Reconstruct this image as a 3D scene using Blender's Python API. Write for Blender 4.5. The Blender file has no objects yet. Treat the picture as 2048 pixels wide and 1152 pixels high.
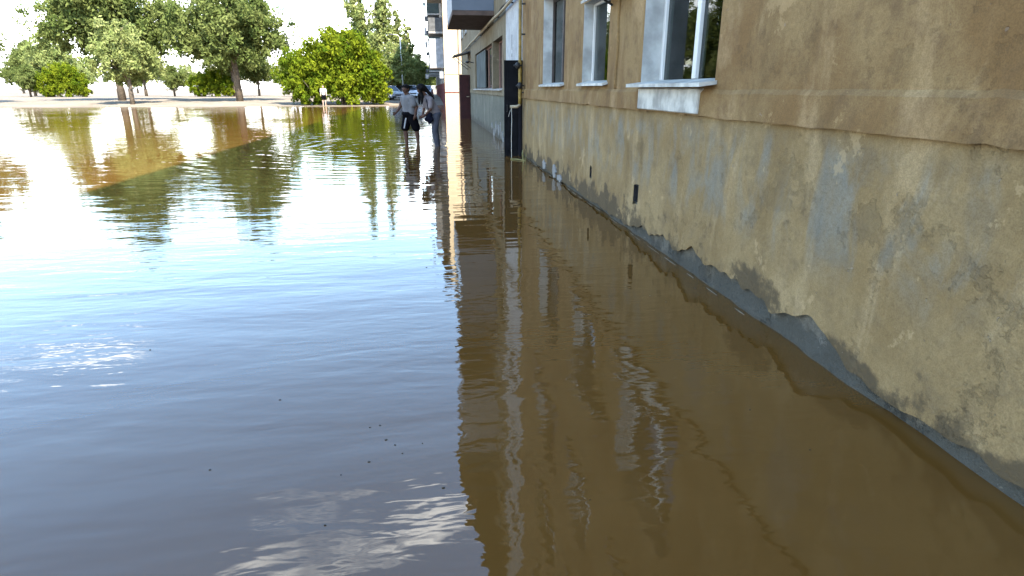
import bpy, math, random
import numpy as np
from mathutils import Vector, Matrix, noise as mnoise

sc = bpy.context.scene
col = sc.collection
R = math.radians
rng = random.Random(7)

# ------------------------------------------------------------------ camera
PITCH, YAW = 18.653, 7.625
cam_d = bpy.data.cameras.new('camera')
cam_d.sensor_width = 36.0
cam_d.lens = 36.0 * 1182.0 / 2048.0
cam_d.clip_start = 0.05
cam_d.clip_end = 4000.0
cam = bpy.data.objects.new('camera', cam_d)
cam.location = (0, 0, 1.5)
cam.rotation_euler = (R(90 - PITCH), 0, R(-YAW))
col.objects.link(cam)
sc.camera = cam

# ------------------------------------------------------------------ world, sun, exposure
SUN_EL, SUN_AZ = 48.0, 152.0          # azimuth clockwise from +Y (the view axis) towards +X
world = bpy.data.worlds.new('World')
sc.world = world
world.use_nodes = True
wn, wl = world.node_tree.nodes, world.node_tree.links
bg = wn['Background']
bg.inputs[1].default_value = 0.15
sky = wn.new('ShaderNodeTexSky')
sky.sky_type = 'NISHITA'
sky.sun_disc = False
sky.sun_elevation = R(SUN_EL)
sky.sun_rotation = R(SUN_AZ)
sky.dust_density = 0.15
sky.air_density = 1.4
sky.ozone_density = 4.0
# thin cumulus drifting over the whole sky, on a flat layer overhead
tc = wn.new('ShaderNodeTexCoord')
sepw = wn.new('ShaderNodeSeparateXYZ')
wl.new(tc.outputs['Generated'], sepw.inputs[0])
def wmath(op, a, b=None, c=None):
    n = wn.new('ShaderNodeMath'); n.operation = op
    for i, v in enumerate((a, b, c)):
        if v is None: continue
        if isinstance(v, (int, float)): n.inputs[i].default_value = v
        else: wl.new(v, n.inputs[i])
    return n.outputs[0]
zc = wmath('ADD', wmath('MAXIMUM', sepw.outputs[2], 0.0), 0.10)
ux = wmath('DIVIDE', sepw.outputs[0], zc)
uy = wmath('DIVIDE', sepw.outputs[1], zc)
comb = wn.new('ShaderNodeCombineXYZ')
wl.new(ux, comb.inputs[0]); wl.new(uy, comb.inputs[1])
mapw = wn.new('ShaderNodeMapping')
mapw.inputs['Location'].default_value = (1.225, 0.775, 0)
mapw.inputs['Scale'].default_value = (0.7, 2.1, 1)
rotw = wn.new('ShaderNodeMapping')
rotw.inputs['Rotation'].default_value = (0, 0, R(-20))
wl.new(comb.outputs[0], rotw.inputs[0])
wl.new(rotw.outputs[0], mapw.inputs[0])
nzw = wn.new('ShaderNodeTexNoise')
nzw.inputs['Scale'].default_value = 1.1
nzw.inputs['Detail'].default_value = 7
nzw.inputs['Roughness'].default_value = 0.55
wl.new(mapw.outputs[0], nzw.inputs['Vector'])
rampw = wn.new('ShaderNodeMapRange')
rampw.interpolation_type = 'SMOOTHSTEP'
rampw.inputs['From Min'].default_value = 0.605
rampw.inputs['From Max'].default_value = 0.685
low = wn.new('ShaderNodeMapRange'); low.interpolation_type = 'SMOOTHSTEP'
wl.new(sepw.outputs[2], low.inputs['Value'])
low.inputs['From Min'].default_value = 0.30; low.inputs['From Max'].default_value = 0.06
low.inputs['To Min'].default_value = 0.0; low.inputs['To Max'].default_value = 0.20
wl.new(wmath('ADD', nzw.outputs['Fac'], low.outputs[0]), rampw.inputs['Value'])
mixw = wn.new('ShaderNodeMix'); mixw.data_type = 'RGBA'
mixw.inputs['B'].default_value = (8.5, 8.7, 8.9, 1)
wl.new(rampw.outputs[0], mixw.inputs['Factor'])
wl.new(sky.outputs[0], mixw.inputs['A'])
wl.new(mixw.outputs['Result'], bg.inputs[0])

sun_d = bpy.data.lights.new('sun', 'SUN')
sun_d.energy = 4.0
sun_d.angle = R(0.53)
sun_d.color = (1.0, 0.93, 0.82)
sun = bpy.data.objects.new('sun', sun_d)
sdir = Vector((math.sin(R(SUN_AZ)) * math.cos(R(SUN_EL)), math.cos(R(SUN_AZ)) * math.cos(R(SUN_EL)), math.sin(R(SUN_EL))))
sun.rotation_euler = (-sdir).to_track_quat('-Z', 'Y').to_euler()
sun.location = (30, -30, 40)
col.objects.link(sun)

sc.view_settings.view_transform = 'Standard'
sc.view_settings.look = 'None'
sc.view_settings.gamma = 1.0
sc.view_settings.exposure = 2.52
sc.cycles.max_bounces = 8

# ------------------------------------------------------------------ material helpers
class NT:
    def __init__(s, name):
        s.m = bpy.data.materials.new(name); s.m.use_nodes = True
        s.n = s.m.node_tree.nodes; s.l = s.m.node_tree.links
        s.b = s.n['Principled BSDF']; s.out = s.n['Material Output']
        s._pos = None
    def pos(s):
        if s._pos is None: s._pos = s.n.new('ShaderNodeNewGeometry').outputs['Position']
        return s._pos
    def put(s, sock, v):
        if isinstance(v, bpy.types.NodeSocket): s.l.new(v, sock)
        elif isinstance(v, (tuple, list)) and len(v) == 3 and sock.type == 'RGBA': sock.default_value = (*v, 1)
        else: sock.default_value = v
    def scaled(s, scale, src=None, loc=(0, 0, 0), rot=(0, 0, 0)):
        m = s.n.new('ShaderNodeMapping')
        m.inputs['Scale'].default_value = scale; m.inputs['Location'].default_value = loc; m.inputs['Rotation'].default_value = rot
        s.l.new(src or s.pos(), m.inputs[0]); return m.outputs[0]
    def noise(s, scale, vec=None, detail=4, rough=0.55, dist=0.0):
        n = s.n.new('ShaderNodeTexNoise')
        n.inputs['Scale'].default_value = scale; n.inputs['Detail'].default_value = detail
        n.inputs['Roughness'].default_value = rough; n.inputs['Distortion'].default_value = dist
        s.l.new(vec or s.pos(), n.inputs['Vector']); return n.outputs['Fac']
    def ramp(s, v, a, b, lo=0.0, hi=1.0):
        n = s.n.new('ShaderNodeMapRange'); n.interpolation_type = 'SMOOTHSTEP'
        s.l.new(v, n.inputs['Value'])
        n.inputs['From Min'].default_value = a; n.inputs['From Max'].default_value = b
        n.inputs['To Min'].default_value = lo; n.inputs['To Max'].default_value = hi
        return n.outputs[0]
    def mix(s, f, a, b, mode='MIX'):
        n = s.n.new('ShaderNodeMix'); n.data_type = 'RGBA'; n.blend_type = mode
        s.put(n.inputs['Factor'], f); s.put(n.inputs['A'], a); s.put(n.inputs['B'], b)
        return n.outputs['Result']
    def math(s, op, a, b=0.0, c=0.0):
        n = s.n.new('ShaderNodeMath'); n.operation = op
        for i, v in enumerate((a, b, c)): s.put(n.inputs[i], v)
        return n.outputs[0]
    def sep(s, v=None):
        n = s.n.new('ShaderNodeSeparateXYZ'); s.l.new(v or s.pos(), n.inputs[0]); return n.outputs
    def bump(s, h, dist=0.01, strength=1.0):
        n = s.n.new('ShaderNodeBump'); n.inputs['Distance'].default_value = dist; n.inputs['Strength'].default_value = strength
        s.l.new(h, n.inputs['Height']); s.l.new(n.outputs[0], s.b.inputs['Normal']); return n
    def fin(s, color=None, rough=0.8, spec=0.3, metal=0.0):
        if color is not None: s.put(s.b.inputs['Base Color'], color)
        s.put(s.b.inputs['Roughness'], rough); s.b.inputs['Specular IOR Level'].default_value = spec
        s.b.inputs['Metallic'].default_value = metal
        return s.m

def plain(name, c, rough=0.7, var=0.15, scale=6.0, spec=0.3, metal=0.0, bump=0.0):
    t = NT(name)
    n = t.noise(scale, detail=5)
    d = tuple(x * (1 - var) for x in c); e = tuple(min(1, x * (1 + var)) for x in c)
    cc = t.mix(t.ramp(n, 0.3, 0.7), d, e)
    if bump: t.bump(t.noise(scale * 6, detail=4), bump)
    return t.fin(cc, rough, spec, metal)

def plaster(name, c1, c2, c3, damp=None, blue=None, z_damp=0.45, streak=0.5, bmp=0.012):
    """old lime plaster: two tones in blotches, vertical wash streaks, optional old blue paint and a damp foot"""
    t = NT(name)
    big = t.noise(0.9, detail=6, rough=0.62, dist=0.4)
    mid = t.noise(4.5, detail=6, rough=0.65)
    fine = t.noise(38, detail=4)
    cc = t.mix(t.ramp(big, 0.36, 0.64), c1, c2)
    cc = t.mix(t.ramp(mid, 0.48, 0.72, 0, 0.75), cc, c3)
    st = t.noise(1.0, t.scaled((1, 3.4, 0.7)), detail=5, rough=0.6, dist=0.5)
    cc = t.mix(t.ramp(st, 0.5, 0.74, 0, streak), cc, tuple(x * 0.5 for x in c1))
    st2 = t.noise(1.0, t.scaled((1, 2.3, 0.9), loc=(3, 9, 4)), detail=6, rough=0.62, dist=0.6)
    cc = t.mix(t.ramp(st2, 0.52, 0.70, 0, 0.5), cc, tuple(min(1, x * 1.45 + 0.03) for x in c2))
    z = t.sep()[2]
    if blue:
        bn = t.noise(1.0, t.scaled((1, 3.6, 1.7), loc=(0, 2.3, 0)), detail=5, rough=0.6, dist=0.6)
        m = t.math('MULTIPLY', t.ramp(bn, 0.44, 0.68), t.math('MULTIPLY', t.ramp(z, 0.4, 0.75), t.ramp(z, 1.3, 1.12)))
        cc = t.mix(t.math('MULTIPLY', m, 0.6), cc, blue)
    if damp:
        dn = t.noise(2.2, detail=6, rough=0.65)
        lim = t.math('SUBTRACT', z, t.math('MULTIPLY', t.math('SUBTRACT', dn, 0.42), z_damp * 3.2))
        cc = t.mix(t.ramp(lim, 0.16, 0.02, 0, 0.85), cc, damp)
    cc = t.mix(t.ramp(fine, 0.3, 0.75, 0.0, 0.28), cc, tuple(x * 0.55 for x in c1))
    # sand grain and small chips in the skin
    grain = t.noise(140, detail=2)
    cc = t.mix(t.ramp(grain, 0.35, 0.7, 0.0, 0.35), cc, tuple(x * 0.42 for x in c1))
    blot = t.noise(2.6, t.scaled((1, 1, 1), loc=(1, 8, 2)), detail=9, rough=0.72)
    cc = t.mix(t.ramp(blot, 0.57, 0.62, 0, 0.30), cc, tuple(x * 0.62 for x in c3))
    cc = t.mix(t.ramp(blot, 0.385, 0.36, 0, 0.38), cc, tuple(min(1, x * 1.35 + .02) for x in c2))
    chip = t.noise(11, detail=3, rough=0.7)
    cc = t.mix(t.ramp(chip, 0.70, 0.73, 0, 0.6), cc, tuple(min(1, x * 1.3 + 0.06) for x in c3))
    h = t.math('ADD', t.math('MULTIPLY', mid, 0.8), t.math('ADD', t.math('MULTIPLY', fine, 0.22), t.math('ADD', t.math('MULTIPLY', t.ramp(chip, 0.70, 0.73), -0.3), t.math('ADD', t.math('MULTIPLY', grain, 0.12), t.math('MULTIPLY', t.ramp(blot, 0.57, 0.60), -0.12)))))
    t.bump(h, bmp)
    return t.fin(cc, 0.92, 0.15)

M = {}
M['ochre'] = plaster('ochre_plaster', (0.175, 0.10, 0.037), (0.255, 0.168, 0.072), (0.125, 0.076, 0.036), streak=0.5)
M['plinth'] = plaster('plinth_plaster', (0.20, 0.132, 0.055), (0.275, 0.195, 0.092), (0.15, 0.108, 0.057), damp=(0.05, 0.04, 0.026), blue=(0.17, 0.185, 0.165), bmp=0.02)
M['concrete'] = plaster('bare_concrete', (0.095, 0.084, 0.06), (0.15, 0.138, 0.108), (0.06, 0.05, 0.034), damp=(0.06, 0.06, 0.05), z_damp=0.5, bmp=0.05)
M['white_wall'] = plaster('white_painted_plaster', (0.37, 0.37, 0.355), (0.46, 0.46, 0.44), (0.28, 0.28, 0.265), streak=0.25)
M['beige'] = plaster('beige_plaster', (0.155, 0.125, 0.075), (0.20, 0.165, 0.105), (0.115, 0.095, 0.06), streak=0.45)
M['grey_plinth'] = plaster('grey_plinth_plaster', (0.13, 0.124, 0.092), (0.17, 0.162, 0.122), (0.09, 0.086, 0.065), damp=(0.07, 0.06, 0.045), z_damp=0.35, streak=0.6)
M['cream_wall'] = plaster('cream_plaster', (0.55, 0.425, 0.265), (0.60, 0.47, 0.30), (0.50, 0.38, 0.235), streak=0.12)
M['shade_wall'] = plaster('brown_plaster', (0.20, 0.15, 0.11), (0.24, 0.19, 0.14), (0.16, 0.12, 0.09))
M['red_wall'] = plaster('red_painted_plaster', (0.11, 0.022, 0.02), (0.14, 0.032, 0.028), (0.085, 0.018, 0.016))
M['white_paint'] = plain('chipped_white_paint', (0.37, 0.355, 0.305), 0.7, 0.35, 6.0, bump=0.003)
M['reveal'] = plain('pale_reveal_paint', (0.35, 0.35, 0.32), 0.8, 0.28, 3.5, bump=0.004)
M['pvc'] = plain('white_plastic', (0.52, 0.51, 0.47), 0.4, 0.04, 4.0, 0.5)
M['old_frame'] = plain('brown_frame_paint', (0.17, 0.09, 0.065), 0.6, 0.2, 8.0)
M['dark_wood'] = plain('dark_wood', (0.05, 0.038, 0.03), 0.7, 0.25, 8.0)
M['blue_panel'] = plain('grey_blue_sheet_metal', (0.09, 0.108, 0.13), 0.6, 0.07, 2.0, 0.4)
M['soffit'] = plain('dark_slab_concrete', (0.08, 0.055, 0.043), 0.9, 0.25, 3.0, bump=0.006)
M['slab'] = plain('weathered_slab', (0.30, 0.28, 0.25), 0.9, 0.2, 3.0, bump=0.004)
M['grey_sheet'] = plain('grey_sheet', (0.075, 0.075, 0.072), 0.8, 0.3, 3.0)
M['white_sheet'] = plain('white_sheet', (0.26, 0.265, 0.265), 0.7, 0.2, 3.0)
M['green_sheet'] = plain('green_sheet', (0.04, 0.052, 0.045), 0.8, 0.2, 3.0)
M['yellow_pipe'] = plain('yellow_pipe_paint', (0.20, 0.13, 0.022), 0.6, 0.28, 9.0, 0.4)
M['pale_pipe'] = plain('faded_pipe_paint', (0.27, 0.215, 0.13), 0.6, 0.2, 9.0, 0.4)
M['black_iron'] = plain('black_iron', (0.018, 0.017, 0.016), 0.6, 0.3, 9.0)
M['black_door'] = plain('black_door_steel', (0.007, 0.007, 0.008), 0.85, 0.3, 5.0, 0.08)
M['black_edge'] = plain('dark_door_edge', (0.012, 0.011, 0.014), 0.85, 0.2, 5.0, 0.1)
M['red_door'] = plain('dark_red_door_paint', (0.026, 0.005, 0.0045), 0.8, 0.25, 4.0, 0.3)
M['teal_board'] = plain('pale_teal_board', (0.055, 0.065, 0.06), 0.8, 0.35, 1.7)
M['curtain'] = plain('brown_curtain', (0.11, 0.09, 0.07), 0.95, 0.3, 2.0)
M['tulle'] = plain('pale_curtain', (0.10, 0.098, 0.09), 0.95, 0.2, 2.0)
M['roof'] = plain('roof_felt', (0.09, 0.085, 0.08), 0.9, 0.2, 2.0)
M['bark'] = plain('bark', (0.11, 0.085, 0.06), 0.95, 0.3, 7.0, bump=0.02)
M['pale_pole'] = plain('pale_concrete_pole', (0.55, 0.54, 0.50), 0.9, 0.15, 4.0)
M['trash'] = plain('white_litter', (0.19, 0.18, 0.16), 0.9, 0.06, 20.0)
M['foam'] = plain('dirty_foam', (0.10, 0.085, 0.06), 0.9, 0.25, 30.0)
M['cord'] = plain('pale_cord', (0.50, 0.47, 0.40), 0.7, 0.1, 9.0)
M['weed'] = plain('dry_stalk', (0.22, 0.20, 0.08), 0.9, 0.2, 9.0)
M['speck'] = plain('dark_leaf_litter', (0.035, 0.028, 0.015), 0.9, 0.3, 20.0)

def glass_mat(name, see=True):
    t = NT(name)
    if see:
        tr = t.n.new('ShaderNodeBsdfTransparent'); tr.inputs[0].default_value = (0.45, 0.48, 0.48, 1)
        gl = t.n.new('ShaderNodeBsdfGlossy'); gl.inputs['Roughness'].default_value = 0.02; gl.inputs[0].default_value = (0.9, 0.95, 0.95, 1)
        fr = t.n.new('ShaderNodeFresnel'); fr.inputs[0].default_value = 1.33
        mx = t.n.new('ShaderNodeMixShader')
        t.l.new(fr.outputs[0], mx.inputs[0]); t.l.new(tr.outputs[0], mx.inputs[1]); t.l.new(gl.outputs[0], mx.inputs[2])
        t.l.new(mx.outputs[0], t.out.inputs[0])
        return t.m
    t.bump(t.noise(1.3, detail=1), 0.004)
    return t.fin((0.02, 0.023, 0.025), 0.06, 0.5)
M['glass'] = glass_mat('window_glass')
M['dark_glass'] = glass_mat('dark_window_glass', False)

def leaf_mat(name, a, b, trans=0.4):
    t = NT(name)
    oi = t.n.new('ShaderNodeAttribute'); oi.attribute_name = 'tint'
    cc = t.mix(oi.outputs['Fac'], a, b)
    df = t.n.new('ShaderNodeBsdfDiffuse'); tl = t.n.new('ShaderNodeBsdfTranslucent'); mx = t.n.new('ShaderNodeMixShader')
    mx.inputs[0].default_value = trans
    t.l.new(cc, df.inputs[0]); t.l.new(cc, tl.inputs[0])
    t.l.new(df.outputs[0], mx.inputs[1]); t.l.new(tl.outputs[0], mx.inputs[2]); t.l.new(mx.outputs[0], t.out.inputs[0])
    return t.m
M['leaf_bright'] = leaf_mat('bright_leaves', (0.03, 0.07, 0.006), (0.205, 0.235, 0.016))
M['leaf_mid'] = leaf_mat('mid_leaves', (0.07, 0.10, 0.025), (0.17, 0.19, 0.06))
M['leaf_pale'] = leaf_mat('pale_poplar_leaves', (0.15, 0.19, 0.055), (0.30, 0.32, 0.12))
M['leaf_dark'] = leaf_mat('dark_leaves', (0.028, 0.045, 0.014), (0.06, 0.085, 0.025))

# ------------------------------------------------------------------ object helpers
def worg(o):
    v = Vector((0, 0, 0))
    while o is not None:
        v += o.location; o = o.parent
    return v
def link(o, parent=None):
    col.objects.link(o)
    if parent is not None: o.parent = parent
    return o
def tag(o, label=None, cat=None, group=None, kind=None):
    if label: o['label'] = label
    if cat: o['category'] = cat
    if group: o['group'] = group
    if kind: o['kind'] = kind
    return o
def empty(name, loc=(0, 0, 0), rz=0.0):
    o = bpy.data.objects.new(name, None); o.empty_display_size = 0.3
    o.location = loc; o.rotation_euler = (0, 0, rz)
    return link(o)
def copy_tree(o, parent=None):
    c = o.copy(); col.objects.link(c); c.parent = parent
    for ch in list(o.children): copy_tree(ch, c)
    return c

class MB:
    def __init__(s): s.v = []; s.f = []; s.mi = []; s.cm = 0
    def add(s, vs, fs):
        k = len(s.v); s.v += [tuple(p) for p in vs]
        for f in fs: s.f.append(tuple(i + k for i in f)); s.mi.append(s.cm)
        return s
    def quad(s, a, b, c, d): return s.add((a, b, c, d), ((0, 1, 2, 3),))
    def box(s, x0, x1, y0, y1, z0, z1, ch=0.0):
        if ch <= 0:
            vs = [(x, y, z) for x in (x0, x1) for y in (y0, y1) for z in (z0, z1)]
            return s.add(vs, ((0, 1, 3, 2), (4, 6, 7, 5), (0, 4, 5, 1), (2, 3, 7, 6), (0, 2, 6, 4), (1, 5, 7, 3)))
        # chamfered box
        vs = []; idx = {}
        for ix, x in enumerate((x0, x1)):
            for iy, y in enumerate((y0, y1)):
                for iz, z in enumerate((z0, z1)):
                    sx, sy, sz = (1 if ix == 0 else -1) * ch, (1 if iy == 0 else -1) * ch, (1 if iz == 0 else -1) * ch
                    for ax, p in (('x', (x, y + sy, z + sz)), ('y', (x + sx, y, z + sz)), ('z', (x + sx, y + sy, z))):
                        idx[(ix, iy, iz, ax)] = len(vs); vs.append(p)
        g = lambda a, b, c, ax: idx[(a, b, c, ax)]
        fs = []
        for a in (0, 1):
            fs.append((g(a, 0, 0, 'x'), g(a, 1, 0, 'x'), g(a, 1, 1, 'x'), g(a, 0, 1, 'x')))
            fs.append((g(0, a, 0, 'y'), g(1, a, 0, 'y'), g(1, a, 1, 'y'), g(0, a, 1, 'y')))
            fs.append((g(0, 0, a, 'z'), g(1, 0, a, 'z'), g(1, 1, a, 'z'), g(0, 1, a, 'z')))
            for b in (0, 1):
                fs.append((g(a, b, 0, 'x'), g(a, b, 1, 'x'), g(a, b, 1, 'y'), g(a, b, 0, 'y')))
                fs.append((g(a, 0, b, 'x'), g(a, 1, b, 'x'), g(a, 1, b, 'z'), g(a, 0, b, 'z')))
                fs.append((g(0, a, b, 'y'), g(1, a, b, 'y'), g(1, a, b, 'z'), g(0, a, b, 'z')))
                for c in (0, 1): fs.append((g(a, b, c, 'x'), g(a, b, c, 'y'), g(a, b, c, 'z')))
        return s.add(vs, fs)
    def tube(s, pts, r, n=8, cap=True):
        pts = [Vector(p) for p in pts]; k = len(pts)
        rr = [r] * k if isinstance(r, (int, float)) else list(r)
        vs = []; fs = []
        t0 = (pts[1] - pts[0]).normalized()
        u = t0.orthogonal().normalized()
        for i, p in enumerate(pts):
            t = (pts[min(i + 1, k - 1)] - pts[max(i - 1, 0)]).normalized()
            u = (u - t * u.dot(t)).normalized(); w = t.cross(u)
            for j in range(n):
                a = 2 * math.pi * j / n
                vs.append(p + (u * math.cos(a) + w * math.sin(a)) * rr[i])
        for i in range(k - 1):
            for j in range(n):
                fs.append((i * n + j, i * n + (j + 1) % n, (i + 1) * n + (j + 1) % n, (i + 1) * n + j))
        if cap: fs += [tuple(range(n - 1, -1, -1)), tuple(range((k - 1) * n, k * n))]
        return s.add(vs, fs)
    def ball(s, c, r, n=10, m=6):
        rx, ry, rz = (r, r, r) if isinstance(r, (int, float)) else r
        vs = [(c[0], c[1], c[2] - rz)]; fs = []
        for i in range(1, m):
            a = -math.pi / 2 + math.pi * i / m
            for j in range(n):
                b = 2 * math.pi * j / n
                vs.append((c[0] + rx * math.cos(a) * math.cos(b), c[1] + ry * math.cos(a) * math.sin(b), c[2] + rz * math.sin(a)))
        vs.append((c[0], c[1], c[2] + rz)); top = len(vs) - 1
        for j in range(n):
            fs.append((0, 1 + (j + 1) % n, 1 + j)); fs.append((top, 1 + (m - 2) * n + j, 1 + (m - 2) * n + (j + 1) % n))
        for i in range(m - 2):
            for j in range(n): fs.append((1 + i * n + j, 1 + i * n + (j + 1) % n, 1 + (i + 1) * n + (j + 1) % n, 1 + (i + 1) * n + j))
        return s.add(vs, fs)
    def build(s, name, mat, parent=None, smooth=False, world=True):
        org = worg(parent) if (parent is not None and world) else Vector((0, 0, 0))
        me = bpy.data.meshes.new(name)
        me.from_pydata([(p[0] - org.x, p[1] - org.y, p[2] - org.z) for p in s.v], [], s.f)
        mats = mat if isinstance(mat, (list, tuple)) else [mat]
        for m in mats: me.materials.append(m)
        if len(mats) > 1: me.polygons.foreach_set('material_index', s.mi)
        if smooth: me.polygons.foreach_set('use_smooth', [True] * len(s.f))
        me.update()
        return link(bpy.data.objects.new(name, me), parent)
def recalc(o):
    import bmesh
    bm = bmesh.new(); bm.from_mesh(o.data); bmesh.ops.recalc_face_normals(bm, faces=bm.faces); bm.to_mesh(o.data); bm.free(); return o

# ------------------------------------------------------------------ ground and water
def shore_line(x):
    """y where the dry ground starts beyond the flood"""
    return 56.0 + 1.6 * mnoise.noise(Vector((x * 0.12, 3.1, 0))) + 0.6 * mnoise.noise(Vector((x * 0.6, 7.7, 0))) + 0.35 * max(0.0, min(8.0, x + 7)) - 0.03 * max(0, -x - 8)
def ground_z(x, y):
    d = y - shore_line(x)
    dl = -34 - x + 2.0 * mnoise.noise(Vector((0.3, y * 0.1, 5)))
    db = -26 - y
    e = max(d, dl * 0.9, db)
    z = -0.16 if e < -7 else (0.16 / 7.0 * e if e < 0 else min(0.42, 0.026 * e))
    z += 0.035 * mnoise.noise(Vector((x * 0.35, y * 0.35, 1))) * (1 if abs(e) < 15 else 0.5)
    if e < -3 and z > -0.02: z = -0.02
    return z
def axis(stops):
    out = []
    for a, b, n in stops: out += list(np.linspace(a, b, n, endpoint=False))
    return out + [stops[-1][1]]
gx = axis([(-1500, -120, 8), (-120, -40, 20), (-40, 20, 80), (20, 120, 10), (120, 1500, 8)])
gy = axis([(-1200, -60, 6), (-60, -20, 16), (-20, 46, 24), (46, 76, 70), (76, 160, 28), (160, 2500, 10)])
g = MB()
g.v = [(x, y, ground_z(x, y)) for y in gy for x in gx]
W_ = len(gx)
g.f = [(j * W_ + i, j * W_ + i + 1, (j + 1) * W_ + i + 1, (j + 1) * W_ + i) for j in range(len(gy) - 1) for i in range(W_ - 1)]
g.mi = [0] * len(g.f)
t = NT('dusty_ground')
n1 = t.noise(0.35, detail=6, rough=0.6); n2 = t.noise(3.0, detail=5); n3 = t.noise(45, detail=3)
cc = t.mix(t.ramp(n1, 0.35, 0.65), (0.19, 0.155, 0.115), (0.14, 0.115, 0.085))
cc = t.mix(t.ramp(n2, 0.4, 0.7, 0, 0.5), cc, (0.22, 0.19, 0.15))
zz = t.sep()[2]
cc = t.mix(t.ramp(zz, 0.05, 0.0, 0, 0.55), cc, (0.085, 0.06, 0.036))
t.bump(t.math('ADD', n2, t.math('MULTIPLY', n3, 0.3)), 0.03)
M['ground'] = t.fin(cc, 0.95, 0.1)
tag(g.build('ground', M['ground'], smooth=True), kind='structure')

t = NT('flood_water')
P = t.pos()
warp = t.noise(0.7, detail=2)
# wind ripples: crests roughly across the view, plus lazy swell and rings spreading from the waders
w1 = t.noise(1.0, t.scaled((0.55, 1.9, 1), rot=(0, 0, R(8))), detail=3, rough=0.5, dist=0.3)
w2 = t.noise(1.0, t.scaled((2.2, 6.5, 1), rot=(0, 0, R(-10))), detail=2, rough=0.5, dist=0.5)
w3 = t.noise(1.0, t.scaled((6.0, 17.0, 1), rot=(0, 0, R(14))), detail=2, rough=0.5, dist=0.4)
xyz = t.sep()
def rings(cx, cy, k, fall):
    dx = t.math('SUBTRACT', xyz[0], cx); dy = t.math('SUBTRACT', xyz[1], cy)
    r = t.math('SQRT', t.math('ADD', t.math('MULTIPLY', dx, dx), t.math('MULTIPLY', dy, dy)))
    ph = t.math('SINE', t.math('ADD', t.math('MULTIPLY', r, k), t.math('MULTIPLY', w1, 9.0)))
    am = t.ramp(r, fall, 0.3)
    return t.math('MULTIPLY', ph, am)
r1 = rings(-0.5, 17.4, 17.0, 13.0); r2 = rings(0.0, 16.8, 12.0, 12.0)
gust = t.ramp(t.noise(0.22, t.scaled((1, 0.6, 1), loc=(4, 1.5, 0)), detail=3), 0.36, 0.62)
gust2 = t.math('ADD', t.math('MULTIPLY', gust, 0.85), 0.15)
h = t.math('ADD', t.math('MULTIPLY', w1, 0.0092), t.math('MULTIPLY', t.math('MULTIPLY', w2, 0.0035), gust2))
h = t.math('ADD', h, t.math('MULTIPLY', t.math('MULTIPLY', w3, 0.0013), gust))
h = t.math('ADD', h, t.math('MULTIPLY', t.math('ADD', r1, r2), 0.0013))
t.bump(h, 1.0)
silt = t.noise(0.5, detail=5, dist=0.8)
M['water'] = t.fin(t.mix(t.ramp(silt, 0.3, 0.7), (0.100, 0.046, 0.0095), (0.118, 0.057, 0.0135)), 0.015, 0.5)
t.b.inputs['IOR'].default_value = 1.6
wm = MB(); wm.quad((-70, -60, 0), (60, -60, 0), (60, 75, 0), (-70, 75, 0))
tag(wm.build('water', M['water']), kind='structure')

# ------------------------------------------------------------------ near apartment building
WX = 2.13           # facade plane
BY0, BY1, BX1 = -14.0, 40.0, 14.5
ZB, ZT = 1.295, 15.2
bld = empty('apartment_building', (WX, 13.0, -0.16))
tag(bld, 'long weathered five storey block with ochre plaster rising from the flood water beside us', 'building')

def facade(name, X, y0, y1, z0, z1, ops, mat, parent, depth=0.0, sub=0.0, jit=0.0):
    """wall sheet at x = X facing -x, with real openings; ops = (ya, yb, za, zb)"""
    ys = sorted({y0, y1, *[o[0] for o in ops], *[o[1] for o in ops]})
    zs = sorted({z0, z1, *[o[2] for o in ops], *[o[3] for o in ops]})
    def fill(a, lim):
        out = []
        for p, q in zip(a, a[1:]):
            k = max(1, int(math.ceil((q - p) / lim))) if lim else 1
            out += [p + (q - p) * i / k for i in range(k)]
        return out + [a[-1]]
    ys = fill(ys, sub); zs = fill(zs, sub)
    m = MB()
    def px(y, z):
        if not jit: return X
        return X + jit * mnoise.noise(Vector((y * 1.7, z * 1.7, 3))) + jit * 0.5 * mnoise.noise(Vector((y * 6, z * 6, 9)))
    m.v = [(px(y, z), y, z) for z in zs for y in ys]
    n = len(ys)
    for j in range(len(zs) - 1):
        for i in range(n - 1):
            yc, zc_ = (ys[i] + ys[i + 1]) / 2, (zs[j] + zs[j + 1]) / 2
            if any(a < yc < b and c < zc_ < d for a, b, c, d in ops): continue
            m.f.append((j * n + i, (j + 1) * n + i, (j + 1) * n + i + 1, j * n + i + 1)); m.mi.append(0)
    return m.build(name, mat, parent, smooth=bool(jit))

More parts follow.
